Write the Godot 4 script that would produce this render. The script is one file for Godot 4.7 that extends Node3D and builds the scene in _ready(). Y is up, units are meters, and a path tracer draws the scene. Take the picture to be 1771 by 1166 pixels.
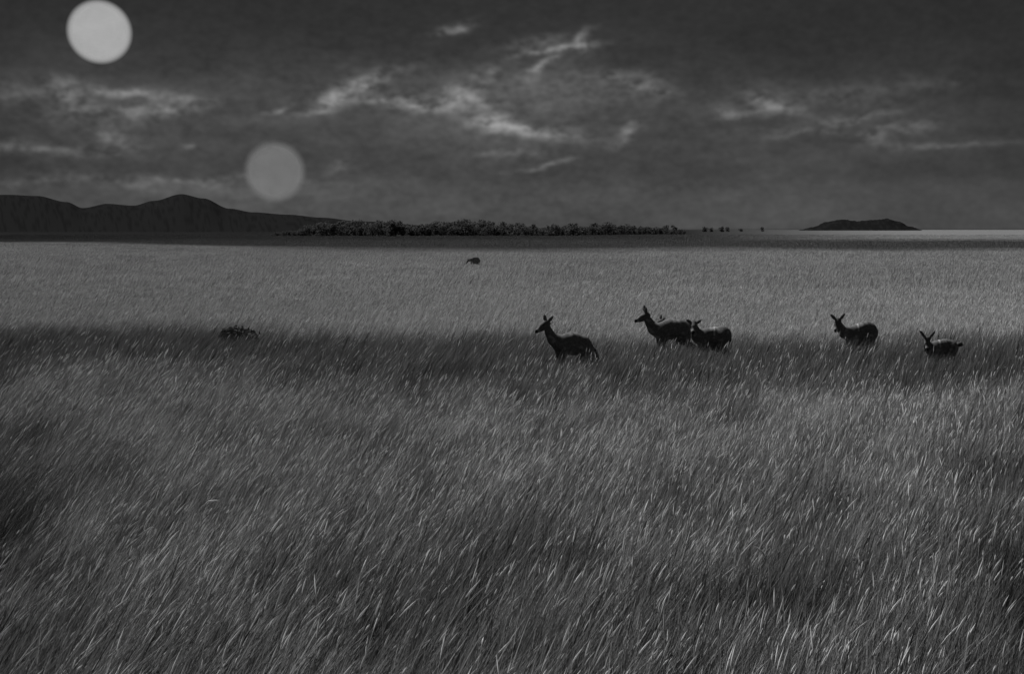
extends Node3D

const EYE := 3.2            # height of the camera above the plain
const FOCAL := 2175.8       # of the photograph, in its pixels (1771 x 1166, 30 degrees high)
const TILT := 4.886         # degrees the camera looks down
const WIND := Vector2(0.655, -0.755)   # the way the grass is blown: to the right and away

var rng := RandomNumberGenerator.new()
var used := {}
var patch_noise := FastNoiseLite.new()
var fine_noise := FastNoiseLite.new()
var wide_noise := FastNoiseLite.new()
var sky_noise := FastNoiseLite.new()
var warp_noise := FastNoiseLite.new()
var streaks := []
var herd_spots := []

# ---------------------------------------------------------------- helpers

func numbered(called: String) -> String:
	if not used.has(called):
		used[called] = 0
		return called
	used[called] += 1
	return "%s_%03d" % [called, used[called]]

func tag(o: Node, label: String, category: String, group := "", kind := "") -> Node:
	if label: o.set_meta("label", label)
	if category: o.set_meta("category", category)
	if group: o.set_meta("group", group)
	if kind: o.set_meta("kind", kind)
	return o

func base(called: String, at: Vector3, turn := 0.0) -> Node3D:
	var o := Node3D.new()
	o.name = numbered(called)
	add_child(o)
	o.position = at
	o.rotation.y = turn
	return o

func put(called: String, mesh: Mesh, material: Material, parent: Node) -> MeshInstance3D:
	var o := MeshInstance3D.new()
	o.name = called if parent != self else numbered(called)
	o.mesh = mesh
	o.material_override = material
	parent.add_child(o, true)
	return o

func grey(v: float) -> Color:
	return Color(v, v, v).linear_to_srgb()

func flat(v: float, rough := 0.9, spec := 0.3) -> StandardMaterial3D:
	var m := StandardMaterial3D.new()
	m.albedo_color = grey(v)
	m.roughness = rough
	m.metallic_specular = spec
	return m

func painted(rough := 0.9, spec := 0.3, through := 0.0) -> StandardMaterial3D:
	var m := StandardMaterial3D.new()
	m.vertex_color_use_as_albedo = true
	m.roughness = rough
	m.metallic_specular = spec
	m.cull_mode = BaseMaterial3D.CULL_DISABLED
	if through > 0.0:
		m.backlight_enabled = true
		m.backlight = Color(through, through, through).linear_to_srgb()
	return m

func lift(x: float, z: float) -> float:     # the gentle swell of the plain
	var d := Vector2(x, z).length()
	return wide_noise.get_noise_2d(x, z) * 0.22 * smoothstep(5.0, 60.0, d)

func spot(px: float, depth: float) -> Vector3:   # where the column px of the photograph meets the plain at that distance
	var t := deg_to_rad(TILT)
	var x := (px - 885.5) / FOCAL * (EYE * sin(t) + depth * cos(t))
	return Vector3(x, lift(x, -depth), -depth)

func bell(x: float, c: float, w: float) -> float:
	var t := (x - c) / w
	return exp(-t * t)

# tone of the vegetation at a place, painted shade included: 1 is dry straw; the hollow the herd stands in is a darker kind
func pale(x: float, z: float) -> float:
	var d := maxf(-z, 1.0)
	var a := x / d                                         # -0.4 .. 0.4 across the view
	var n := patch_noise.get_noise_2d(x, z * 0.75)
	var f := fine_noise.get_noise_2d(x, z)
	var v := 0.60 + 0.24 * n + 0.40 * f
	v -= (0.30 * smoothstep(0.30, 0.42, a) + 0.24 * smoothstep(-0.33, -0.42, a)) * smoothstep(26.0, 12.0, d)  # vignette painted in: tone darkens towards both sides of the near view
	# a paler lane on the near side of the hollow
	v += 0.10 * bell(d, 19.5, 2.6) * smoothstep(-0.32, -0.05, a)
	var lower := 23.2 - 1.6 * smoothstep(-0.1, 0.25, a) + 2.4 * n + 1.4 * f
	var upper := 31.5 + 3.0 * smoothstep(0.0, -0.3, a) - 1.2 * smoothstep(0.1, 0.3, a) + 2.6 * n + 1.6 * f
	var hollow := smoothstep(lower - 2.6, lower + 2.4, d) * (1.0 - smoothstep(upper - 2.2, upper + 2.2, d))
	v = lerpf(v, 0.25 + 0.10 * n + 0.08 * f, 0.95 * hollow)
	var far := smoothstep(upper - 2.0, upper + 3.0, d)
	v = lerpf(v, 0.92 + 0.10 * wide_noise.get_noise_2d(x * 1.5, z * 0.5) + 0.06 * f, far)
	# a darker belt across the plain beyond
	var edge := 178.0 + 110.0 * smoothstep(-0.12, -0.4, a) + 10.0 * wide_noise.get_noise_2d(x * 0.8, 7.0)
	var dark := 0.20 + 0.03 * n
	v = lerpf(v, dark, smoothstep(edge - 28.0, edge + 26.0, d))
	var strip := smoothstep(0.10, 0.34, a)
	var clear := smoothstep(270.0, 420.0, d)
	v = lerpf(v, lerpf(0.07, 0.95, strip), clear * lerpf(0.8, 1.0, strip))  # understory shadow before the trees is put into the dark ground tone
	return clampf(v, 0.06, 1.3)

# ---------------------------------------------------------------- sky

func wisp(px: float, py: float, rx: float, ry: float, turn: float, bright: float) -> void:
	streaks.append([px, py, rx, ry, cos(deg_to_rad(turn)), sin(deg_to_rad(turn)), bright])

func sky_value(az: float, el: float) -> float:
	# az, el in radians; the same air goes on all round
	var u := tan(clampf(az, -1.2, 1.2)) * FOCAL + 885.5
	var v := 397.0 - tan(minf(el, 1.4)) * FOCAL
	var e := rad_to_deg(el)
	var low := exp(-maxf(e, 0.0) / 5.0)
	var b := 0.026 + 0.028 * low
	b += 0.012 * (1.0 - smoothstep(1.6, 2.5, e + 0.15 * warp_noise.get_noise_2d(u * 0.3, 5.0)))
	# broken thin cloud everywhere, laid in level bands
	var wx := warp_noise.get_noise_2d(u * 0.55, v * 1.2) * 20.0
	var wy := warp_noise.get_noise_2d(u * 0.55 + 913.0, v * 1.2) * 12.0
	var n := sky_noise.get_noise_2d((u + wx) * 0.5, (v + wy) * 1.35)
	var m := sky_noise.get_noise_2d(u * 1.6 + 300.0, v * 3.4)
	var w := sky_noise.get_noise_2d(u * 4.0 + 900.0, v * 7.0)
	var s := sky_noise.get_noise_2d(u * 0.11 + 77.0, v * 0.42)
	b += 0.010 * clampf(n + 0.25 + 0.4 * s, 0.0, 1.0) * smoothstep(11.0, 3.0, e)
	b *= 1.0 + 0.30 * s * smoothstep(14.0, 6.0, e) + 0.13 * m + 0.13 * w
	b *= 0.86 + 0.16 * bell(az, -0.05, 0.4)
	if absf(az) < 0.6 and e < 14.0:
		for k in streaks:
			var dx: float = u + wx - k[0]
			var dy: float = v + wy - k[1]
			var p: float = (dx * k[4] + dy * k[5]) / k[2]
			var q: float = (dy * k[4] - dx * k[5]) / k[3]
			var r := p * p + q * q
			if r < 6.0:
				b += 1.3 * k[6] * exp(-r * 0.8) * clampf(0.9 + (0.9 * n + 1.1 * m + 0.8 * w) * (1.0 if k[3] < 20.0 else 0.35), 0.15, 1.9)
	else:
		b += 0.02 * clampf(n - 0.12, 0.0, 1.0)
	return b

func make_sky() -> PanoramaSkyMaterial:
	sky_noise.seed = 5
	sky_noise.noise_type = FastNoiseLite.TYPE_SIMPLEX_SMOOTH
	sky_noise.frequency = 0.012
	sky_noise.fractal_octaves = 5
	warp_noise.seed = 9
	warp_noise.frequency = 0.012
	warp_noise.fractal_octaves = 3
	wisp(780, 61, 25, 7, -20, 0.085)
	wisp(960, 93, 62, 5, -8, 0.105); wisp(1003, 78, 17, 8, -62, 0.09); wisp(1012, 92, 12, 8, 0, 0.05); wisp(940, 118, 30, 8, -36, 0.075)
	wisp(925, 80, 45, 10, -8, 0.035); wisp(945, 155, 115, 30, 2, 0.045); wisp(835, 130, 20, 9, 0, 0.04)
	wisp(625, 158, 62, 9, -22, 0.08); wisp(585, 184, 24, 8, -8, 0.075); wisp(640, 138, 32, 9, -20, 0.05)
	wisp(700, 186, 52, 7, 6, 0.085); wisp(790, 170, 38, 13, -24, 0.075); wisp(740, 182, 130, 15, 3, 0.03); wisp(812, 186, 30, 10, 20, 0.04)
	wisp(487, 193, 20, 4, -14, 0.07); wisp(545, 196, 34, 4, 0, 0.04)
	wisp(862, 218, 38, 11, 4, 0.075); wisp(930, 230, 62, 9, 6, 0.07); wisp(900, 240, 120, 24, 2, 0.02)
	wisp(1078, 233, 22, 7, -38, 0.055); wisp(1112, 160, 42, 9, 6, 0.045); wisp(1065, 138, 40, 9, 0, 0.03)
	wisp(945, 288, 42, 4, -7, 0.065); wisp(890, 268, 60, 5, 0, 0.025)
	wisp(1325, 189, 34, 10, 10, 0.075); wisp(1355, 200, 26, 6, 10, 0.04); wisp(1258, 200, 28, 9, 0, 0.04); wisp(1320, 175, 90, 20, 0, 0.012)
	wisp(1470, 212, 58, 7, -8, 0.05); wisp(1500, 246, 26, 11, 0, 0.038); wisp(1555, 233, 60, 9, -6, 0.035); wisp(1625, 263, 90, 4, 0, 0.034); wisp(1385, 237, 62, 5, 0, 0.028)
	wisp(1440, 175, 100, 12, 0, 0.016); wisp(1600, 160, 60, 10, 0, 0.012)
	wisp(880, 225, 480, 110, 0, 0.014); wisp(800, 175, 300, 48, 2, 0.02); wisp(200, 205, 220, 66, 0, 0.018); wisp(1450, 220, 230, 46, 0, 0.009); wisp(560, 350, 620, 42, 0, 0.011)
	wisp(128, 178, 32, 14, 12, 0.062); wisp(222, 173, 52, 8, 8, 0.072); wisp(320, 178, 42, 6, 0, 0.05); wisp(180, 205, 76, 12, 0, 0.04); wisp(288, 202, 60, 9, -10, 0.055)
	wisp(198, 243, 34, 11, 14, 0.04); wisp(120, 270, 95, 9, 0, 0.042); wisp(25, 268, 44, 6, 0, 0.03); wisp(338, 261, 14, 5, 0, 0.045); wisp(60, 180, 50, 14, 0, 0.022)
	wisp(370, 317, 170, 5, 0, 0.03); wisp(330, 325, 90, 12, 0, 0.02); wisp(100, 318, 130, 10, 0, 0.016); wisp(595, 290, 20, 9, -30, 0.018)
	var small := Image.create(1024, 512, false, Image.FORMAT_RGBF)
	for y in 258:
		for x in 1024:
			var az := (x + 0.5) / 1024.0 * TAU
			if az > PI: az -= TAU
			var s := sky_value(az, PI * (0.5 - (y + 0.5) / 512.0)) / EXPOSURE
			small.set_pixel(x, y, Color(s, s, s))
	for y in range(258, 512):
		small.fill_rect(Rect2i(0, y, 1024, 1), Color(0.05, 0.05, 0.05))
	small.resize(4096, 2048, Image.INTERPOLATE_BILINEAR)
	for y in range(845, 1025):                # the part in view, finer
		for i in range(-330, 331):
			var s := sky_value((i + 0.5) / 4096.0 * TAU, PI * (0.5 - (y + 0.5) / 2048.0)) / EXPOSURE
			small.set_pixel((i + 4096) % 4096, y, Color(s, s, s))
	var m := PanoramaSkyMaterial.new()
	m.panorama = ImageTexture.create_from_image(small)
	return m

# ---------------------------------------------------------------- grass

func blade(st: SurfaceTool, r: RandomNumberGenerator, at: Vector3, length: float, width: float, shade: float, lean := 1.0) -> void:
	var dir := WIND.rotated(r.randfn(0.0, 0.36 if shade > 0.5 else 0.2) + (r.randfn(0.0, 0.8) if shade > 0.7 and r.randf() < 0.08 else 0.0))
	var bend := clampf(r.randfn(0.73, 0.22), 0.36 if shade > 0.5 else 0.58, 1.35) * lean
	var pts := [at]
	var p := at
	for i in 3:
		var tilt: float = bend * [0.72, 1.0, 1.12][i]
		var step: Vector3 = Vector3(dir.x * sin(tilt), cos(tilt), dir.y * sin(tilt)) * length * [0.42, 0.34, 0.24][i]
		p += step
		pts.append(p)
	var face := r.randf() * TAU
	var side := Vector3(cos(face), 0.0, sin(face)) * width * 0.5
	st.set_color(Color(shade, shade, shade))
	for i in 3:
		var w0: float = [1.0, 0.9, 0.6][i]
		var w1: float = [0.9, 0.6, 0.05][i]
		var a: Vector3 = pts[i] - side * w0
		var b: Vector3 = pts[i] + side * w0
		var c: Vector3 = pts[i + 1] + side * w1
		var d: Vector3 = pts[i + 1] - side * w1
		st.add_vertex(a); st.add_vertex(b); st.add_vertex(c)
		if i < 2:
			st.add_vertex(a); st.add_vertex(c); st.add_vertex(d)

func tuft(number: int, blades: int, spread: float, shortest: float, longest: float, width: float) -> ArrayMesh:
	var r := RandomNumberGenerator.new()
	r.seed = 100 + number
	var st := SurfaceTool.new()
	st.begin(Mesh.PRIMITIVE_TRIANGLES)
	for i in blades:
		var q := Vector2(r.randfn(0, 0.5), r.randfn(0, 0.5)) * spread
		var t := r.randf()
		var shade := r.randf_range(0.75, 1.1)
		if t < 0.36: shade = r.randf_range(0.15, 0.42)
		elif t > 0.80: shade = r.randf_range(1.7, 2.6)
		blade(st, r, Vector3(q.x, -0.02, q.y), r.randf_range(shortest, longest), width * (r.randf_range(0.6, 1.2) if r.randf() < 0.7 else r.randf_range(1.4, 2.6)), shade)
	st.generate_normals()
	return st.commit()

func stalk_mesh(number: int, count: int, spread: float) -> ArrayMesh:   # pale flowering stems with a narrow plume
	var r := RandomNumberGenerator.new()
	r.seed = 500 + number
	var st := SurfaceTool.new()
	st.begin(Mesh.PRIMITIVE_TRIANGLES)
	for i in count:
		var q := Vector2(r.randfn(0, 0.5), r.randfn(0, 0.5)) * spread
		var dir := WIND.rotated(r.randfn(0.0, 0.22))
		var bend := clampf(r.randfn(0.75, 0.16), 0.25, 1.15)
		var length := r.randf_range(0.58, 0.92)
		var pts := PackedVector3Array([Vector3(q.x, 0.0, q.y)])
		var thick := PackedFloat32Array([0.0016])
		var head := r.randf_range(0.05, 0.2)
		for k in 6:
			var tilt := bend * (0.86 + 0.05 * k)
			var part: float = (length - head) / 3.0 if k < 3 else head / 3.0
			pts.append(pts[k] + Vector3(dir.x * sin(tilt), cos(tilt), dir.y * sin(tilt)) * part)
			thick.append([0.0015, 0.0013, 0.0022, 0.0052, 0.0045, 0.0006][k] * r.randf_range(0.8, 1.25))
		var shade := r.randf_range(0.2, 0.45)
		st.set_color(Color(shade, shade, shade))
		tube(st, pts.slice(0, 4), thick.slice(0, 4), 3)
		shade = r.randf_range(0.7, 1.2)
		st.set_color(Color(shade, shade, shade))
		tube(st, pts.slice(3), thick.slice(3), 5)
	st.generate_normals()
	return st.commit()

func tube(st: SurfaceTool, pts: PackedVector3Array, radii: PackedFloat32Array, sides: int) -> void:
	var rings := []
	for i in pts.size():
		var along := (pts[mini(i + 1, pts.size() - 1)] - pts[maxi(i - 1, 0)]).normalized()
		var u := along.cross(Vector3(0.31, 0.2, 0.93)).normalized()
		var w := along.cross(u)
		var ring := []
		for k in sides:
			var t := TAU * k / sides
			ring.append(pts[i] + (u * cos(t) + w * sin(t)) * radii[i])
		rings.append(ring)
	for i in pts.size() - 1:
		for k in sides:
			var a: Vector3 = rings[i][k]
			var b: Vector3 = rings[i][(k + 1) % sides]
			var c: Vector3 = rings[i + 1][(k + 1) % sides]
			var d: Vector3 = rings[i + 1][k]
			st.add_vertex(a); st.add_vertex(c); st.add_vertex(b)
			st.add_vertex(a); st.add_vertex(d); st.add_vertex(c)

func scatter(called: String, parent: Node3D, meshes: Array, material: Material, near: float, far: float, density: float, fade: float, tone: float, size: float, half := 28.0, keep := 0.0) -> void:
	# copies strewn over a wedge of the plain, thinning from density to density * fade
	var wedge := deg_to_rad(half)
	var placed := []
	for m in meshes: placed.append([])
	var rings := 14
	for k in rings:
		var r0 := near * pow(far / near, float(k) / rings)
		var r1 := near * pow(far / near, float(k + 1) / rings)
		var count := int(wedge * (r1 * r1 - r0 * r0) * density * lerpf(1.0, fade, (k + 0.5) / rings))
		for i in count:
			var r := sqrt(rng.randf_range(r0 * r0, r1 * r1))
			var t := rng.randf_range(-wedge, wedge)
			var x := r * sin(t)
			var z := -r * cos(t)
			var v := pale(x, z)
			if keep > 0.0 and rng.randf() > pow(clampf(v, 0.0, 1.0), 2.0) * keep:
				continue
			var s := size * rng.randf_range(0.8, 1.2) * (1.0 + 0.18 * patch_noise.get_noise_2d(x * 0.6 + 50.0, z * 0.6))
			s *= 1.0 + 0.17 * smoothstep(21.0, 25.0, r) * smoothstep(37.0, 32.0, r)
			for h in herd_spots:
				s *= 1.0 - 0.10 * bell(x, h.x, 1.1) * bell(z, h.y + 1.6, 2.2)
			var b := Basis(Vector3.UP, rng.randfn(0.0, 0.18)).scaled(Vector3(s, s * rng.randf_range(0.85, 1.1), s))
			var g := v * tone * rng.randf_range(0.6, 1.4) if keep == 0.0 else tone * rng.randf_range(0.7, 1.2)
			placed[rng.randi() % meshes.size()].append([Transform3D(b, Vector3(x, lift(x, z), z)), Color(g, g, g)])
	for n in meshes.size():
		var mm := MultiMesh.new()
		mm.transform_format = MultiMesh.TRANSFORM_3D
		mm.use_colors = true
		mm.mesh = meshes[n]
		mm.instance_count = placed[n].size()
		for i in placed[n].size():
			mm.set_instance_transform(i, placed[n][i][0])
			mm.set_instance_color(i, placed[n][i][1])
		var o := MultiMeshInstance3D.new()
		o.name = called
		o.multimesh = mm
		o.material_override = material
		o.set_meta("kind", "stuff")
		parent.add_child(o, true)

# ---------------------------------------------------------------- animals: bones with radii, joined and meshed

func skin(bones: Array, cell: float, squash: float, blend: float, colour: Callable) -> ArrayMesh:
	var lo := Vector3.INF
	var hi := -Vector3.INF
	for b in bones:
		for k in 2:
			var p: Vector3 = b[k]
			p.z /= squash
			var r: float = b[2 + k]
			lo = lo.min(p - Vector3.ONE * r)
			hi = hi.max(p + Vector3.ONE * r)
	lo -= Vector3.ONE * cell * 3.0
	hi += Vector3.ONE * cell * 3.0
	var nx := int((hi.x - lo.x) / cell) + 2
	var ny := int((hi.y - lo.y) / cell) + 2
	var nz := int((hi.z - lo.z) / cell) + 2
	var f := PackedFloat32Array()
	f.resize(nx * ny * nz)
	f.fill(1.0)
	for b in bones:
		var a: Vector3 = b[0]
		var c: Vector3 = b[1]
		a.z /= squash
		c.z /= squash
		var ra: float = b[2]
		var rc: float = b[3]
		var pad := maxf(ra, rc) + blend + cell * 2.0
		var from := ((a.min(c) - Vector3.ONE * pad - lo) / cell).max(Vector3.ZERO)
		var to := (a.max(c) + Vector3.ONE * pad - lo) / cell
		var ac := c - a
		var inv := 1.0 / maxf(ac.length_squared(), 1e-8)
		for z in range(int(from.z), mini(int(to.z) + 1, nz)):
			for y in range(int(from.y), mini(int(to.y) + 1, ny)):
				var at := (z * ny + y) * nx
				for x in range(int(from.x), mini(int(to.x) + 1, nx)):
					var p := lo + Vector3(x, y, z) * cell - a
					var t := clampf(p.dot(ac) * inv, 0.0, 1.0)
					var d := (p - ac * t).length() - (ra + (rc - ra) * t)
					var o := f[at + x]
					var h := maxf(blend - absf(d - o), 0.0) / blend
					f[at + x] = minf(d, o) - h * h * blend * 0.25
	var index := PackedInt32Array()
	index.resize(f.size())
	index.fill(-1)
	var verts := PackedVector3Array()
	var norms := PackedVector3Array()
	var cols := PackedColorArray()
	var sy := nx
	var sz := nx * ny
	for z in nz - 1:
		for y in ny - 1:
			for x in nx - 1:
				var i := z * sz + y * sy + x
				var neg := 0
				for k in 8:
					if f[i + (k & 1) + ((k >> 1) & 1) * sy + (k >> 2) * sz] < 0.0: neg += 1
				if neg == 0 or neg == 8: continue
				var sum := Vector3.ZERO
				var n := 0
				var g := Vector3.ZERO
				for k in 8:
					var fk := f[i + (k & 1) + ((k >> 1) & 1) * sy + (k >> 2) * sz]
					var ck := Vector3(k & 1, (k >> 1) & 1, k >> 2)
					g += (ck * 2.0 - Vector3.ONE) * fk
					for axis in 3:
						if k & (1 << axis): continue
						var j := k | (1 << axis)
						var fj := f[i + (j & 1) + ((j >> 1) & 1) * sy + (j >> 2) * sz]
						if (fk < 0.0) != (fj < 0.0):
							var e := ck
							e[axis] = fk / (fk - fj)
							sum += e
							n += 1
				var v := lo + (Vector3(x, y, z) + sum / n) * cell
				v.z *= squash
				g.z /= squash
				index[i] = verts.size()
				verts.append(v)
				norms.append(g.normalized())
				cols.append(colour.call(v, g.normalized()))
	var tris := PackedInt32Array()
	for z in range(1, nz - 1):
		for y in range(1, ny - 1):
			for x in range(1, nx - 1):
				var i := z * sz + y * sy + x
				var s := f[i] < 0.0
				if s != (f[i + 1] < 0.0): quad(tris, index, i, sy, sz, s)
				if s != (f[i + sy] < 0.0): quad(tris, index, i, sz, 1, s)
				if s != (f[i + sz] < 0.0): quad(tris, index, i, 1, sy, s)
	var arrays := []
	arrays.resize(Mesh.ARRAY_MAX)
	arrays[Mesh.ARRAY_VERTEX] = verts
	arrays[Mesh.ARRAY_NORMAL] = norms
	arrays[Mesh.ARRAY_COLOR] = cols
	arrays[Mesh.ARRAY_INDEX] = tris
	var mesh := ArrayMesh.new()
	mesh.add_surface_from_arrays(Mesh.PRIMITIVE_TRIANGLES, arrays)
	return mesh

func quad(tris: PackedInt32Array, index: PackedInt32Array, i: int, u: int, w: int, s: bool) -> void:
	var a := index[i - u - w]
	var b := index[i - w]
	var c := index[i]
	var d := index[i - u]
	if s:
		tris.append_array([a, c, b, a, d, c])
	else:
		tris.append_array([a, b, c, a, c, d])

func merge(a: ArrayMesh, b: ArrayMesh) -> ArrayMesh:
	var st := SurfaceTool.new()
	st.begin(Mesh.PRIMITIVE_TRIANGLES)
	st.append_from(a, 0, Transform3D())
	st.append_from(b, 0, Transform3D())
	return st.commit()

# joints in metres, x towards the head (leftwards in the photograph), y up, z towards the side away from the camera
func antelope(label: String, at: Vector3, turn: float, j: Dictionary, group: String) -> Node3D:
	var size: float = j.get("size", 1.0)
	var t := base("antelope", at, turn + PI)
	t.scale = Vector3.ONE * float(j.get("shrink", 1.0))
	herd_spots.append(Vector2(at.x, at.z))
	tag(t, label, "antelope", group)
	var bones := []
	var trunk: Array = j.trunk                      # [x, y, r] from rump to chest
	for i in trunk.size() - 1:
		bones.append([Vector3(trunk[i][0], trunk[i][1], 0), Vector3(trunk[i + 1][0], trunk[i + 1][1], 0), trunk[i][2], trunk[i + 1][2]])
	var neck: Array = j.neck                        # [x, y, z, r] from base to poll
	var last: Array = trunk[-1]
	var from := Vector3(last[0], last[1], 0)
	var fr: float = last[2] * 0.8
	for n in neck:
		var p := Vector3(n[0], n[1], n[2])
		bones.append([from, p, fr, n[3]])
		from = p
		fr = n[3]
	for s in [-1.0, 1.0]:
		var z: float = 0.085 * s * size
		var fx: float = j.front + 0.05 * s * size
		var sh: float = j.shoulder
		bones.append([Vector3(fx, sh, z), Vector3(fx - 0.03 * size, sh * 0.72, z), 0.10 * size, 0.062 * size])
		bones.append([Vector3(fx - 0.03 * size, sh * 0.72, z), Vector3(fx, sh * 0.40, z), 0.055 * size, 0.034 * size])
		bones.append([Vector3(fx, sh * 0.40, z), Vector3(fx - 0.01 * size, 0.08 * size, z), 0.031 * size, 0.022 * size])
		bones.append([Vector3(fx - 0.01 * size, 0.08 * size, z), Vector3(fx + 0.03 * size, 0.015, z), 0.026 * size, 0.028 * size])
		var hind: Array = j.hind                     # hip, knee, hock, hoof in x, y
		var off: float = 0.06 * s * size
		var hip := Vector3(hind[0] + off * 0.3, hind[1], z)
		var knee := Vector3(hind[2] + off, hind[3], z * 1.15)
		var hock := Vector3(hind[4] + off, hind[5], z)
		var hoof := Vector3(hind[6] + off, 0.08 * size, z)
		bones.append([hip, knee, 0.15 * size, 0.10 * size])
		bones.append([knee, hock, 0.085 * size, 0.04 * size])
		bones.append([hock, hoof, 0.036 * size, 0.024 * size])
		bones.append([hoof, hoof + Vector3(0.04 * size, -0.065 * size, 0), 0.027 * size, 0.028 * size])
	var stripes: Array = j.get("stripes", [])
	var belly: float = trunk[1][1] - trunk[1][2] * 0.62
	var top: float = trunk[1][1]
	var fur := func(v: Vector3, n: Vector3) -> Color:
		var g := 0.165 + 0.08 * fine_noise.get_noise_3d(v.x * 30.0, v.y * 30.0, v.z * 30.0)
		if n.z < -0.2 and fine_noise.get_noise_3d(v.x * 9.0, v.y * 9.0, 40.0) > 0.33: g = 0.30
		if v.y < belly and v.y > belly - 0.2 and absf(v.z) < 0.1 and n.y < -0.3: g = 0.32
		if v.y < 0.09 * size: g = 0.02
		for s in stripes:
			if absf(v.x - s) < 0.017 and v.y > top + 0.015: g = 0.5
		return Color(g, g, g)
	var body := skin(bones, 0.017, 0.72, 0.07 * size, fur)
	# the head, with ears, on a finer grid
	var poll := from
	var dir: Vector3 = (j.face as Vector3).normalized()
	var hs: float = j.get("head", 1.0) * size
	var head := [
		[poll - dir * 0.03 * hs, poll + dir * 0.09 * hs, 0.078 * hs, 0.070 * hs],
		[poll + dir * 0.07 * hs + Vector3(0, -0.012, 0), poll + dir * 0.22 * hs + Vector3(0, -0.01, 0), 0.066 * hs, 0.042 * hs],
		[poll + dir * 0.22 * hs + Vector3(0, -0.01, 0), poll + dir * 0.255 * hs + Vector3(0, -0.012, 0), 0.042 * hs, 0.036 * hs],
		[poll + Vector3(0, -0.05, 0) * hs, poll + dir * 0.16 * hs + Vector3(0, -0.045, 0) * hs, 0.06 * hs, 0.034 * hs]]
	var ears: Array = j.ears                        # the two tips, as vectors from the poll
	var up := Vector3(0, 1, 0)
	var sidev := dir.cross(up).normalized()
	for e in ears:
		var tip: Vector3 = poll + e
		var root: Vector3 = poll + (e as Vector3).normalized() * 0.06 * hs
		var m1 := root.lerp(tip, 0.45)
		head.append([root, m1, 0.024 * hs, 0.034 * hs])
		head.append([m1, root.lerp(tip, 0.75), 0.034 * hs, 0.026 * hs])
		head.append([root.lerp(tip, 0.75), tip, 0.026 * hs, 0.007 * hs])
	var face := func(v: Vector3, _n: Vector3) -> Color:
		var along := (v - poll).dot(dir) / hs
		var g := 0.14
		if along > 0.24: g = 0.03
		elif along > 0.19: g = 0.3
		return Color(g, g, g)
	var skull := skin(head, 0.0085, 0.8, 0.022 * hs, face)
	var fur_material := painted(0.85, 0.25)
	put("body", merge(body, skull), fur_material, t)
	var ball := SphereMesh.new()
	ball.radius = 0.014 * hs
	ball.height = 0.028 * hs
	ball.radial_segments = 10
	ball.rings = 6
	var eye_material := flat(0.01, 0.15, 0.5)
	for s in [-1.0, 1.0]:
		var e := put("eye", ball, eye_material, t)
		e.position = poll + dir * 0.085 * hs + Vector3(0, 0.025, 0) * hs + Vector3(sidev.x, 0, sidev.z * 0.8) * 0.058 * hs * s
	var tail := SurfaceTool.new()
	tail.begin(Mesh.PRIMITIVE_TRIANGLES)
	var tp := PackedVector3Array()
	var tr := PackedFloat32Array()
	for q in j.tail:
		tp.append(Vector3(q[0], q[1], 0))
		tr.append(q[2])
	tail.set_color(Color(0.11, 0.11, 0.11))
	tube(tail, tp, tr, 7)
	tail.generate_normals()
	put("tail", tail.commit(), fur_material, t)
	return t

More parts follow.
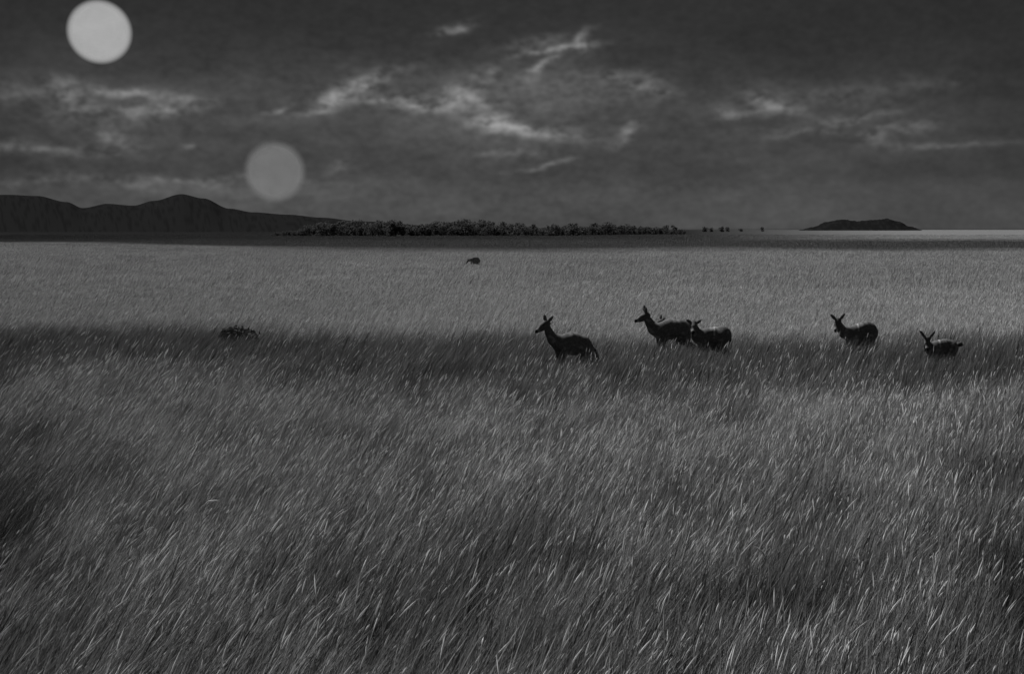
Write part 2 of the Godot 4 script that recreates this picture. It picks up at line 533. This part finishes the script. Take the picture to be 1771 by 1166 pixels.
func build_herd() -> void:
	var herd := "antelopes standing in the long grass"
	antelope("lone antelope ahead of the herd with arched back and sloping rump", spot(985, 26.5), 0.05, {
		"trunk": [[-0.37, 0.62, 0.15], [-0.25, 0.71, 0.205], [-0.04, 0.755, 0.235], [0.20, 0.76, 0.18]],
		"neck": [[0.35, 0.85, 0, 0.115], [0.44, 0.99, 0, 0.075], [0.505, 1.17, 0, 0.068]],
		"face": Vector3(0.215, -0.155, -0.05), "ears": [Vector3(0.035, 0.20, 0.06), Vector3(-0.15, 0.175, -0.09)],
		"front": 0.20, "shoulder": 0.72, "hind": [-0.30, 0.62, -0.36, 0.46, -0.62, 0.30, -0.74],
		"tail": [[-0.46, 0.70, 0.025], [-0.55, 0.60, 0.03], [-0.60, 0.45, 0.03], [-0.62, 0.36, 0.008]]}, herd)
	antelope("tall antelope with raised head, its rump hidden by another", spot(1163, 30.3), 0.0, {
		"trunk": [[-0.34, 0.77, 0.21], [-0.14, 0.77, 0.225], [0.08, 0.765, 0.235], [0.34, 0.735, 0.185]],
		"neck": [[0.47, 0.79, 0, 0.135], [0.575, 0.93, 0, 0.09], [0.66, 1.085, 0, 0.078]],
		"face": Vector3(0.20, -0.085, -0.03), "ears": [Vector3(0.04, 0.27, 0.03), Vector3(0.0, 0.21, -0.06)], "head": 1.05,
		"front": 0.30, "shoulder": 0.72, "hind": [-0.32, 0.72, -0.22, 0.5, -0.46, 0.34, -0.42],
		"tail": [[-0.53, 0.86, 0.025], [-0.60, 0.74, 0.03], [-0.61, 0.55, 0.03], [-0.60, 0.46, 0.008]]}, herd)
	antelope("antelope facing out with spread ears before the tall one's rump", spot(1228, 28.3), -0.12, {
		"trunk": [[-0.25, 0.78, 0.215], [-0.10, 0.765, 0.19], [0.06, 0.745, 0.185], [0.24, 0.73, 0.17]],
		"neck": [[0.30, 0.79, -0.05, 0.125], [0.355, 0.9, -0.12, 0.085], [0.385, 1.03, -0.16, 0.072]],
		"face": Vector3(0.02, -0.14, -0.16), "ears": [Vector3(0.17, 0.115, 0.0), Vector3(-0.165, 0.10, 0.0)], "head": 0.95,
		"front": 0.18, "shoulder": 0.70, "hind": [-0.24, 0.74, -0.16, 0.52, -0.36, 0.36, -0.31], "stripes": [-0.075],
		"tail": [[-0.40, 0.86, 0.025], [-0.44, 0.78, 0.028], [-0.44, 0.66, 0.026], [-0.42, 0.6, 0.008]]}, herd)
	antelope("antelope with ears held in a wide V and high rounded rump", spot(1485, 29.6), 0.0, {
		"trunk": [[-0.20, 0.75, 0.225], [-0.12, 0.765, 0.235], [0.06, 0.72, 0.19], [0.22, 0.71, 0.175]],
		"neck": [[0.36, 0.73, -0.03, 0.125], [0.47, 0.84, -0.08, 0.085], [0.555, 1.0, -0.12, 0.074]],
		"face": Vector3(0.07, -0.16, -0.12), "ears": [Vector3(0.175, 0.185, 0.0), Vector3(-0.165, 0.205, 0.0)],
		"front": 0.20, "shoulder": 0.68, "hind": [-0.22, 0.72, -0.14, 0.5, -0.31, 0.36, -0.27], "stripes": [0.065],
		"tail": [[-0.37, 0.84, 0.025], [-0.40, 0.76, 0.028], [-0.40, 0.66, 0.026], [-0.38, 0.6, 0.008]]}, herd)
	antelope("small young antelope with long upswept ears at the herd's rear", spot(1625, 27.2), 0.0, {
		"size": 0.8, "trunk": [[-0.205, 0.605, 0.165], [-0.085, 0.605, 0.178], [0.058, 0.59, 0.168], [0.193, 0.577, 0.145]],
		"neck": [[0.27, 0.606, -0.02, 0.09], [0.313, 0.674, -0.05, 0.065], [0.327, 0.77, -0.08, 0.056]],
		"face": Vector3(0.03, -0.15, -0.10), "ears": [Vector3(0.175, 0.225, 0.0), Vector3(-0.17, 0.215, 0.0)], "head": 1.05,
		"front": 0.16, "shoulder": 0.57, "hind": [-0.20, 0.57, -0.14, 0.40, -0.28, 0.27, -0.25], "stripes": [0.06],
		"tail": [[-0.327, 0.654, 0.03], [-0.38, 0.675, 0.055], [-0.43, 0.68, 0.058], [-0.475, 0.655, 0.012]]}, herd)
	antelope("antelope hidden but for ear tips above the tall antelope's back", spot(1160, 31.6), 0.0, {
		"size": 0.8, "trunk": [[-0.22, 0.6, 0.17], [-0.05, 0.6, 0.18], [0.08, 0.6, 0.175], [0.2, 0.6, 0.15]],
		"neck": [[0.24, 0.66, 0, 0.11], [0.26, 0.76, 0, 0.08], [0.27, 0.85, 0, 0.066]],
		"face": Vector3(0.20, -0.10, 0.05), "ears": [Vector3(-0.02, 0.19, 0.06), Vector3(-0.11, 0.12, -0.08)],
		"front": 0.18, "shoulder": 0.58, "hind": [-0.2, 0.58, -0.13, 0.4, -0.3, 0.27, -0.27],
		"tail": [[-0.38, 0.66, 0.02], [-0.43, 0.56, 0.025], [-0.43, 0.45, 0.025], [-0.42, 0.4, 0.008]]}, herd)
	antelope("tiny distant antelope alone grazing far out on the pale plain", spot(821, 100.0), 0.7, {
		"shrink": 0.95,
		"trunk": [[-0.30, 0.80, 0.19], [-0.12, 0.80, 0.21], [0.08, 0.79, 0.21], [0.30, 0.76, 0.17]],
		"neck": [[0.44, 0.78, 0, 0.12], [0.60, 0.74, 0, 0.085], [0.72, 0.72, 0, 0.072]],
		"face": Vector3(0.14, -0.18, 0.0), "ears": [Vector3(-0.02, 0.17, 0.11), Vector3(-0.06, 0.17, -0.11)],
		"front": 0.26, "shoulder": 0.74, "hind": [-0.30, 0.74, -0.2, 0.5, -0.42, 0.35, -0.38],
		"tail": [[-0.48, 0.86, 0.025], [-0.55, 0.74, 0.03], [-0.56, 0.55, 0.03], [-0.55, 0.46, 0.008]]}, "")

# ---------------------------------------------------------------- trees, shrub, hills

func crown_mesh(number: int, lobes: int, wide: float, tall: float, clear: float, leaves: int, dim := 1.0) -> ArrayMesh:
	var r := RandomNumberGenerator.new()
	r.seed = 900 + number
	var st := SurfaceTool.new()
	st.begin(Mesh.PRIMITIVE_TRIANGLES)
	for k in lobes:
		var t := TAU * k / lobes + r.randf()
		var c := Vector3(cos(t) * wide * r.randf_range(0.1, 0.62), lerpf(clear, tall, r.randf_range(0.12, 0.78)), sin(t) * wide * r.randf_range(0.1, 0.62))
		var rad := Vector3(wide * r.randf_range(0.35, 0.55), (tall - clear) * r.randf_range(0.22, 0.36), wide * r.randf_range(0.35, 0.55))
		for i in leaves / lobes:
			var n := Vector3(r.randfn(), r.randfn(), r.randfn()).normalized()
			var p := c + n * rad * r.randf_range(0.65, 1.08)
			var x := n.cross(Vector3(r.randfn(), r.randfn(), r.randfn())).normalized()
			var y := n.cross(x).rotated(x, r.randfn(0, 0.5))
			var s := r.randf_range(0.28, 0.6) * tall / 8.0
			var g := r.randf_range(0.10, 0.14) * dim
			st.set_color(Color(g, g, g))
			st.add_vertex(p - x * s); st.add_vertex(p + y * s); st.add_vertex(p + x * s * 0.9)
			st.add_vertex(p - x * s); st.add_vertex(p + x * s * 0.9); st.add_vertex(p - y * s)
	st.generate_normals()
	return st.commit()

func trunk_mesh(number: int, tall: float, wide: float) -> ArrayMesh:
	var r := RandomNumberGenerator.new()
	r.seed = 1300 + number
	var st := SurfaceTool.new()
	st.begin(Mesh.PRIMITIVE_TRIANGLES)
	st.set_color(Color(0.05, 0.05, 0.05))
	var fork := Vector3(r.randfn(0, 0.15), tall * 0.36, r.randfn(0, 0.15))
	tube(st, PackedVector3Array([Vector3(0, -0.4, 0), fork * Vector3(0.6, 0.5, 0.6), fork]), PackedFloat32Array([0.26, 0.2, 0.16]), 7)
	for k in 4:
		var t := TAU * k / 4.0 + r.randf()
		var tip := fork + Vector3(cos(t) * wide * 0.5, tall * r.randf_range(0.25, 0.42), sin(t) * wide * 0.5)
		tube(st, PackedVector3Array([fork, fork.lerp(tip, 0.5) + Vector3(0, tall * 0.04, 0), tip]), PackedFloat32Array([0.13, 0.09, 0.03]), 5)
	st.generate_normals()
	return st.commit()

func curve(list: Array, x: float) -> float:
	if x <= list[0].x: return list[0].y
	for i in list.size() - 1:
		if x <= list[i + 1].x:
			return lerpf(list[i].y, list[i + 1].y, smoothstep(list[i].x, list[i + 1].x, x))
	return list[-1].y

# a rise of ground whose crest follows a skyline (column, row) at that distance
func hill(called: String, label: String, line: Array, away: float, deep: float, rough: float, g: float) -> void:
	var n := FastNoiseLite.new()
	n.seed = int(away)
	n.frequency = 0.035
	n.fractal_octaves = 4
	var st := SurfaceTool.new()
	st.begin(Mesh.PRIMITIVE_TRIANGLES)
	st.set_smooth_group(0)
	var rows := 22
	var cols := 0
	var x0: float = line[0].x
	var x1: float = line[-1].x
	var step := 2.6
	var px := x0
	while px <= x1:
		var crest := maxf((397.0 - curve(line, px)) / FOCAL * away + EYE, 0.0)
		for k in rows:
			var t := float(k) / (rows - 1)              # 0 front foot, 1 back foot
			var d := away - deep + t * deep * 2.0
			var x := (px - 885.5) / FOCAL * d
			var s := sin(PI * t)
			var h := crest * pow(s, 1.2) + rough * n.get_noise_2d(px * 3.5, d * 0.12) * s * s
			var c := g * (1.0 + 0.3 * n.get_noise_2d(px * 2.4 + 500.0, h / away * FOCAL * 3.0))
			st.set_color(Color(c, c, c))
			st.add_vertex(Vector3(x, h - 1.5, -d))
		cols += 1
		px += step
	for c in cols - 1:
		for k in rows - 1:
			var i := c * rows + k
			for q in [i, i + rows, i + 1, i + 1, i + rows, i + rows + 1]: st.add_index(q)
	st.generate_normals()
	var o := put(called, st.commit(), painted(1.0, 0.0), self)
	tag(o, label, "hill", "", "structure")

# ---------------------------------------------------------------- the scene

const EXPOSURE := 0.8

func _ready() -> void:
	rng.seed = 4711
	patch_noise.seed = 21
	patch_noise.frequency = 0.16
	patch_noise.fractal_octaves = 3
	fine_noise.seed = 22
	fine_noise.frequency = 0.6
	fine_noise.fractal_octaves = 2
	wide_noise.seed = 23
	wide_noise.frequency = 0.02
	wide_noise.fractal_octaves = 2
	# camera, sky, sun, exposure
	var camera := Camera3D.new()
	camera.name = "camera"
	camera.fov = 30.0
	camera.near = 0.1
	camera.far = 30000.0
	camera.position = Vector3(0, EYE, 0)
	camera.rotation_degrees.x = -TILT
	add_child(camera)
	camera.current = true
	var around := WorldEnvironment.new()
	around.name = "world"
	var env := Environment.new()
	env.background_mode = Environment.BG_SKY
	env.sky = Sky.new()
	env.sky.sky_material = make_sky()
	env.tonemap_mode = Environment.TONE_MAPPER_LINEAR
	env.tonemap_exposure = EXPOSURE
	env.sdfgi_enabled = true
	env.ssao_enabled = true
	env.ssil_enabled = true
	around.environment = env
	add_child(around)
	var sun := DirectionalLight3D.new()
	sun.name = "sun"
	sun.light_energy = 1.6
	sun.light_color = Color(1.0, 1.0, 1.0)
	sun.light_angular_distance = 1.5
	sun.shadow_enabled = true
	add_child(sun)
	sun.look_at_from_position(Vector3(-4.5, 9.0, -5.5), Vector3.ZERO)
	build_ground()
	build_hills()
	build_moons()
	build_trees()
	build_herd()
	build_grass()
	build_stalks()

func build_ground() -> void:
	var st := SurfaceTool.new()
	st.begin(Mesh.PRIMITIVE_TRIANGLES)
	var angles := []
	for i in range(-70, 71): angles.append(deg_to_rad(i * 0.5))
	for i in range(1, 30): angles.append(deg_to_rad(35.0 + i * 290.0 / 30.0))
	var rings := 150
	for k in rings:
		var r := 0.5 * pow(20000.0, float(k) / (rings - 1))
		for a in angles:
			var x: float = r * sin(a)
			var z: float = -r * cos(a)
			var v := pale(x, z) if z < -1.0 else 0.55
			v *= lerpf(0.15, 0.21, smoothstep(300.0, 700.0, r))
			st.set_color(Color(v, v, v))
			st.add_vertex(Vector3(x, lift(x, z), z))
	var m := angles.size()
	for k in rings - 1:
		for i in m:
			var a := k * m + i
			var b := k * m + (i + 1) % m
			for q in [a, a + m, b, b, a + m, b + m]: st.add_index(q)
	st.generate_normals()
	var soil := painted(1.0, 0.0)
	var bump := NoiseTexture2D.new()
	bump.width = 512
	bump.height = 512
	bump.seamless = true
	bump.as_normal_map = true
	bump.bump_strength = 6.0
	var n := FastNoiseLite.new()
	n.seed = 3
	n.frequency = 0.03
	n.fractal_octaves = 5
	bump.noise = n
	soil.normal_enabled = true
	soil.normal_texture = bump
	soil.uv1_triplanar = true
	soil.uv1_world_triplanar = true
	soil.uv1_scale = Vector3.ONE * 0.4
	tag(put("ground", st.commit(), soil, self), "flat open plain under the grass reaching to the horizon", "ground", "", "structure")

func build_hills() -> void:
	hill("hill", "long dark hill range with a domed summit below the lower moon", [Vector2(-420, 352), Vector2(-200, 330), Vector2(-60, 340), Vector2(20, 338), Vector2(70, 340), Vector2(120, 350), Vector2(148, 360), Vector2(190, 353), Vector2(235, 356), Vector2(270, 348), Vector2(318, 337), Vector2(355, 344), Vector2(400, 361), Vector2(440, 367), Vector2(500, 371), Vector2(560, 376), Vector2(620, 382), Vector2(760, 390), Vector2(900, 396)], 2600, 1100, 0.12, 0.0165)
	hill("hill", "small isolated dark wooded knoll on the clear horizon", [Vector2(1380, 397.5), Vector2(1404, 392), Vector2(1428, 383), Vector2(1455, 379), Vector2(1478, 382), Vector2(1505, 380), Vector2(1530, 378), Vector2(1550, 383), Vector2(1572, 392), Vector2(1592, 397.5)], 4200, 420, 3.0, 0.015)

func build_moons() -> void:
	moon("moon", "bright full moon disc high in the dark sky", 173, 55, 54.5, 0.46, 1.0, 1.0)
	moon("moon", "dim veiled moon disc low above the hills", 476, 297, 54.5, 0.22, 0.32, 0.34)

func moon(called: String, label: String, px: float, py: float, r: float, light: float, veil: float, share: float) -> void:
	var away := 9000.0
	var t := deg_to_rad(TILT)
	var p := Vector3((px - 885.5) / FOCAL, (583.0 - py) / FOCAL, -1.0).rotated(Vector3.RIGHT, -t) * away
	var o := base(called, p + Vector3(0, EYE, 0))
	tag(o, label, "moon")
	var size := r / FOCAL * away
	var mottle := NoiseTexture2D.new()              # faint seas on the face
	mottle.width = 256
	mottle.height = 128
	mottle.seamless = true
	var seas := FastNoiseLite.new()
	seas.seed = int(px)
	seas.frequency = 0.02
	seas.fractal_octaves = 5
	mottle.noise = seas
	var ramp := Gradient.new()
	ramp.set_color(0, Color(0.80, 0.80, 0.80))
	ramp.set_color(1, Color(1, 1, 1))
	mottle.color_ramp = ramp
	# the disc is soft at its rim: an inner ball and ever wider thin shells of lit air round it
	var shells := [0.80, 0.845, 0.88, 0.912, 0.942, 0.972, 1.0, 1.028]
	var thin := [1.0, 0.34, 0.28, 0.22, 0.17, 0.12, 0.08, 0.045]
	for k in shells.size():
		var ball := SphereMesh.new()
		ball.radius = size * shells[k]
		ball.height = ball.radius * 2.0
		ball.radial_segments = 96
		ball.rings = 48
		var m := StandardMaterial3D.new()
		var alpha: float = veil if k == 0 else thin[k] * share
		m.albedo_color = Color(0, 0, 0, alpha)
		m.transparency = BaseMaterial3D.TRANSPARENCY_ALPHA
		m.roughness = 1.0
		m.specular_mode = BaseMaterial3D.SPECULAR_DISABLED
		m.emission_enabled = true
		m.emission = Color(1, 1, 1)
		m.emission_energy_multiplier = light * 1.25
		if k == 0:
			m.emission_texture = mottle
			m.emission_operator = BaseMaterial3D.EMISSION_OP_MULTIPLY
		else:
			m.emission_energy_multiplier = light * 1.06
		put("disc" if k == 0 else "halo", ball, m, o)

func build_trees() -> void:
	var leaf := painted(0.9, 0.1, 0.5)
	var bark := painted(0.95, 0.1)
	var kinds := []
	for k in 6:
		var tall: float = [8.0, 7.0, 9.0, 6.5, 8.5, 7.5][k]
		var wide: float = [4.2, 4.8, 3.6, 4.4, 5.2, 3.4][k]
		kinds.append([crown_mesh(k, 7, wide, tall, tall * 0.02, 420), trunk_mesh(k, tall, wide)])
	var make := func(k: int, at: Vector3, s: float, label: String, group: String) -> void:
		var t := base("tree", at, rng.randf() * TAU)
		t.scale = Vector3(s * rng.randf_range(0.85, 1.35), s, s * rng.randf_range(0.85, 1.35))
		put("crown", kinds[k][0], leaf, t)
		put("trunk", kinds[k][1], bark, t)
		tag(t, label, "tree", group)
	# the treeline: three staggered rows, thinning towards its open end
	var line := [Vector2(380, 401), Vector2(430, 396), Vector2(500, 386), Vector2(560, 379), Vector2(640, 381), Vector2(760, 381), Vector2(825, 377), Vector2(880, 383), Vector2(940, 386), Vector2(985, 385), Vector2(1050, 385), Vector2(1100, 388), Vector2(1170, 391), Vector2(1290, 396)]
	for row in 3:
		var px := 470.0 + 7.0 * row
		while px < 1185.0:
			var d: float = [560.0, 620.0, 700.0][row] + rng.randf_range(-20, 20) + maxf(px - 1000.0, 0.0) * 1.4
			var want := (397.0 - curve(line, px)) / FOCAL * d + EYE
			want *= lerpf(0.4, 1.0, smoothstep(460.0, 600.0, px)) * lerpf(1.0, 0.6, smoothstep(1080.0, 1190.0, px))
			var k := rng.randi() % 6
			var own: float = [8.0, 7.0, 9.0, 6.5, 8.5, 7.5][k]
			var s := want / own * rng.randf_range(0.58, 1.04)
			var at := spot(px, d)
			at.y -= 0.1
			make.call(k, at, s, "dark bushy tree packed in the far treeline", "trees of the far treeline")
			px += rng.randf_range(7.0, 13.0) * 600.0 / d
	for q in [[1152, 1500, 1.15, "dark tree last of the treeline before the gaps"], [1166, 1560, 0.95, "rounded tree just past the treeline's end"], [1218, 1700, 0.9, "low wide tree standing in the first gap past the treeline"], [1230, 1690, 0.8, "low tree touching the wide tree in the gap"], [1248, 1720, 1.0, "taller tree of the loose pair in mid gap"], [1258, 1740, 0.75, "shorter tree of the loose pair in mid gap"], [1281, 1750, 0.8, "small lone tree beyond the loose pair"], [1318, 1900, 0.75, "smallest tree, alone nearest the wooded knoll"]]:
		var at := spot(q[0], q[1])
		at.y -= 0.2
		make.call((int(q[0]) * 7) % 6, at, q[2] * 1.1, q[3], "scattered trees past the treeline")
	# one dark low shrub at the rim of the hollow
	var bush := base("shrub", spot(414, 31.5))
	tag(bush, "low dark leafy shrub standing out of the grass rim", "shrub")
	put("foliage", crown_mesh(40, 12, 0.62, 0.77, 0.02, 1300, 0.34), leaf, bush)
	var st := SurfaceTool.new()
	st.begin(Mesh.PRIMITIVE_TRIANGLES)
	st.set_color(Color(0.05, 0.05, 0.05))
	for k in 5:
		var t := TAU * k / 5.0
		tube(st, PackedVector3Array([Vector3(0, -0.03, 0), Vector3(cos(t) * 0.07, 0.2, sin(t) * 0.07), Vector3(cos(t) * 0.16, 0.42, sin(t) * 0.16)]), PackedFloat32Array([0.01, 0.008, 0.004]), 5)
	st.generate_normals()
	put("stem", st.commit(), bark, bush)

func build_grass() -> void:
	var straw := painted(0.7, 0.35, 0.5)
	var near := []
	for k in 8: near.append(tuft(k, 44, 0.14, 0.28, 0.76, 0.0052))
	var o := base("tall_grass", Vector3.ZERO)
	tag(o, "long wind-blown grass covering the near plain and the hollow", "grass", "", "stuff")
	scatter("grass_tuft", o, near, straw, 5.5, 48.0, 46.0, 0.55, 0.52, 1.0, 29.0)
	var mid := []
	for k in 5: mid.append(tuft(20 + k, 110, 0.75, 0.34, 0.66, 0.009))
	var p := base("plain_grass", Vector3.ZERO)
	tag(p, "pale dry grass of the open plain behind the herd", "grass", "", "stuff")
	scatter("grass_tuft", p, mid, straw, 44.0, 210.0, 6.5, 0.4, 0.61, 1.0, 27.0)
	var far := []
	for k in 4: far.append(tuft(40 + k, 220, 2.6, 0.34, 0.62, 0.028))
	scatter("grass_tuft", p, far, straw, 190.0, 720.0, 0.34, 0.4, 0.56, 1.0, 26.0)
	var q := base("flowering_grass", Vector3.ZERO)
	tag(q, "pale thin flowering stems rising among the long grass", "grass", "", "stuff")
	var plume := painted(0.55, 0.5, 0.6)
	var heads := []
	for k in 10: heads.append(stalk_mesh(k, 3, 0.5))
	scatter("flower_stem", q, heads, plume, 5.5, 60.0, 46.0, 0.22, 0.84, 0.9, 29.0, 1.3)

func build_stalks() -> void:
	# a few stems that stand apart from the mass
	var straw := painted(0.5, 0.5, 0.6)
	for s in [
		["pale grass stalk hooked over near the lower edge, towards the young antelope's side", 1328, 9.2, [[0, 0], [0.0, 0.3], [0.03, 0.55], [0.02, 0.68], [-0.03, 0.77], [-0.1, 0.82]]],
		["pale grass stalk with bent neck near the lower edge under the lone antelope", 966, 9.9, [[0, 0], [0.03, 0.3], [0.05, 0.55], [0.01, 0.66], [0.0, 0.72], [0.05, 0.78]]],
		["pale arched grass stalk drooping sideways in the near grass below the bright moon", 332, 11.4, [[0, 0], [0.02, 0.3], [0.03, 0.5], [0.07, 0.62], [0.15, 0.68], [0.25, 0.69]]],
		["pale kinked grass stalk standing alone before the overlapping antelopes", 1238, 22.0, [[0, 0], [0.0, 0.3], [0.02, 0.5], [0.05, 0.62], [0.03, 0.7], [0.06, 0.76]]]]:
		var o := base("grass_stalk", spot(s[1], s[2]))
		tag(o, s[0], "grass stalk", "stalks that stand apart")
		var stem := PackedVector3Array()
		for p in s[3]: stem.append(Vector3(p[0], p[1], -p[1] * 0.15))
		var st := SurfaceTool.new()
		st.begin(Mesh.PRIMITIVE_TRIANGLES)
		st.set_color(Color(0.62, 0.62, 0.62))
		tube(st, stem.slice(0, 5), PackedFloat32Array([0.0035, 0.0033, 0.003, 0.003, 0.003]), 6)
		st.generate_normals()
		put("stem", st.commit(), straw, o)
		var hd := SurfaceTool.new()
		hd.begin(Mesh.PRIMITIVE_TRIANGLES)
		hd.set_color(Color(0.7, 0.7, 0.7))
		tube(hd, PackedVector3Array([stem[3].lerp(stem[4], 0.6), stem[4], stem[4].lerp(stem[5], 0.5), stem[5]]), PackedFloat32Array([0.003, 0.0075, 0.0075, 0.001]), 6)
		hd.generate_normals()
		put("seed_head", hd.commit(), straw, o)
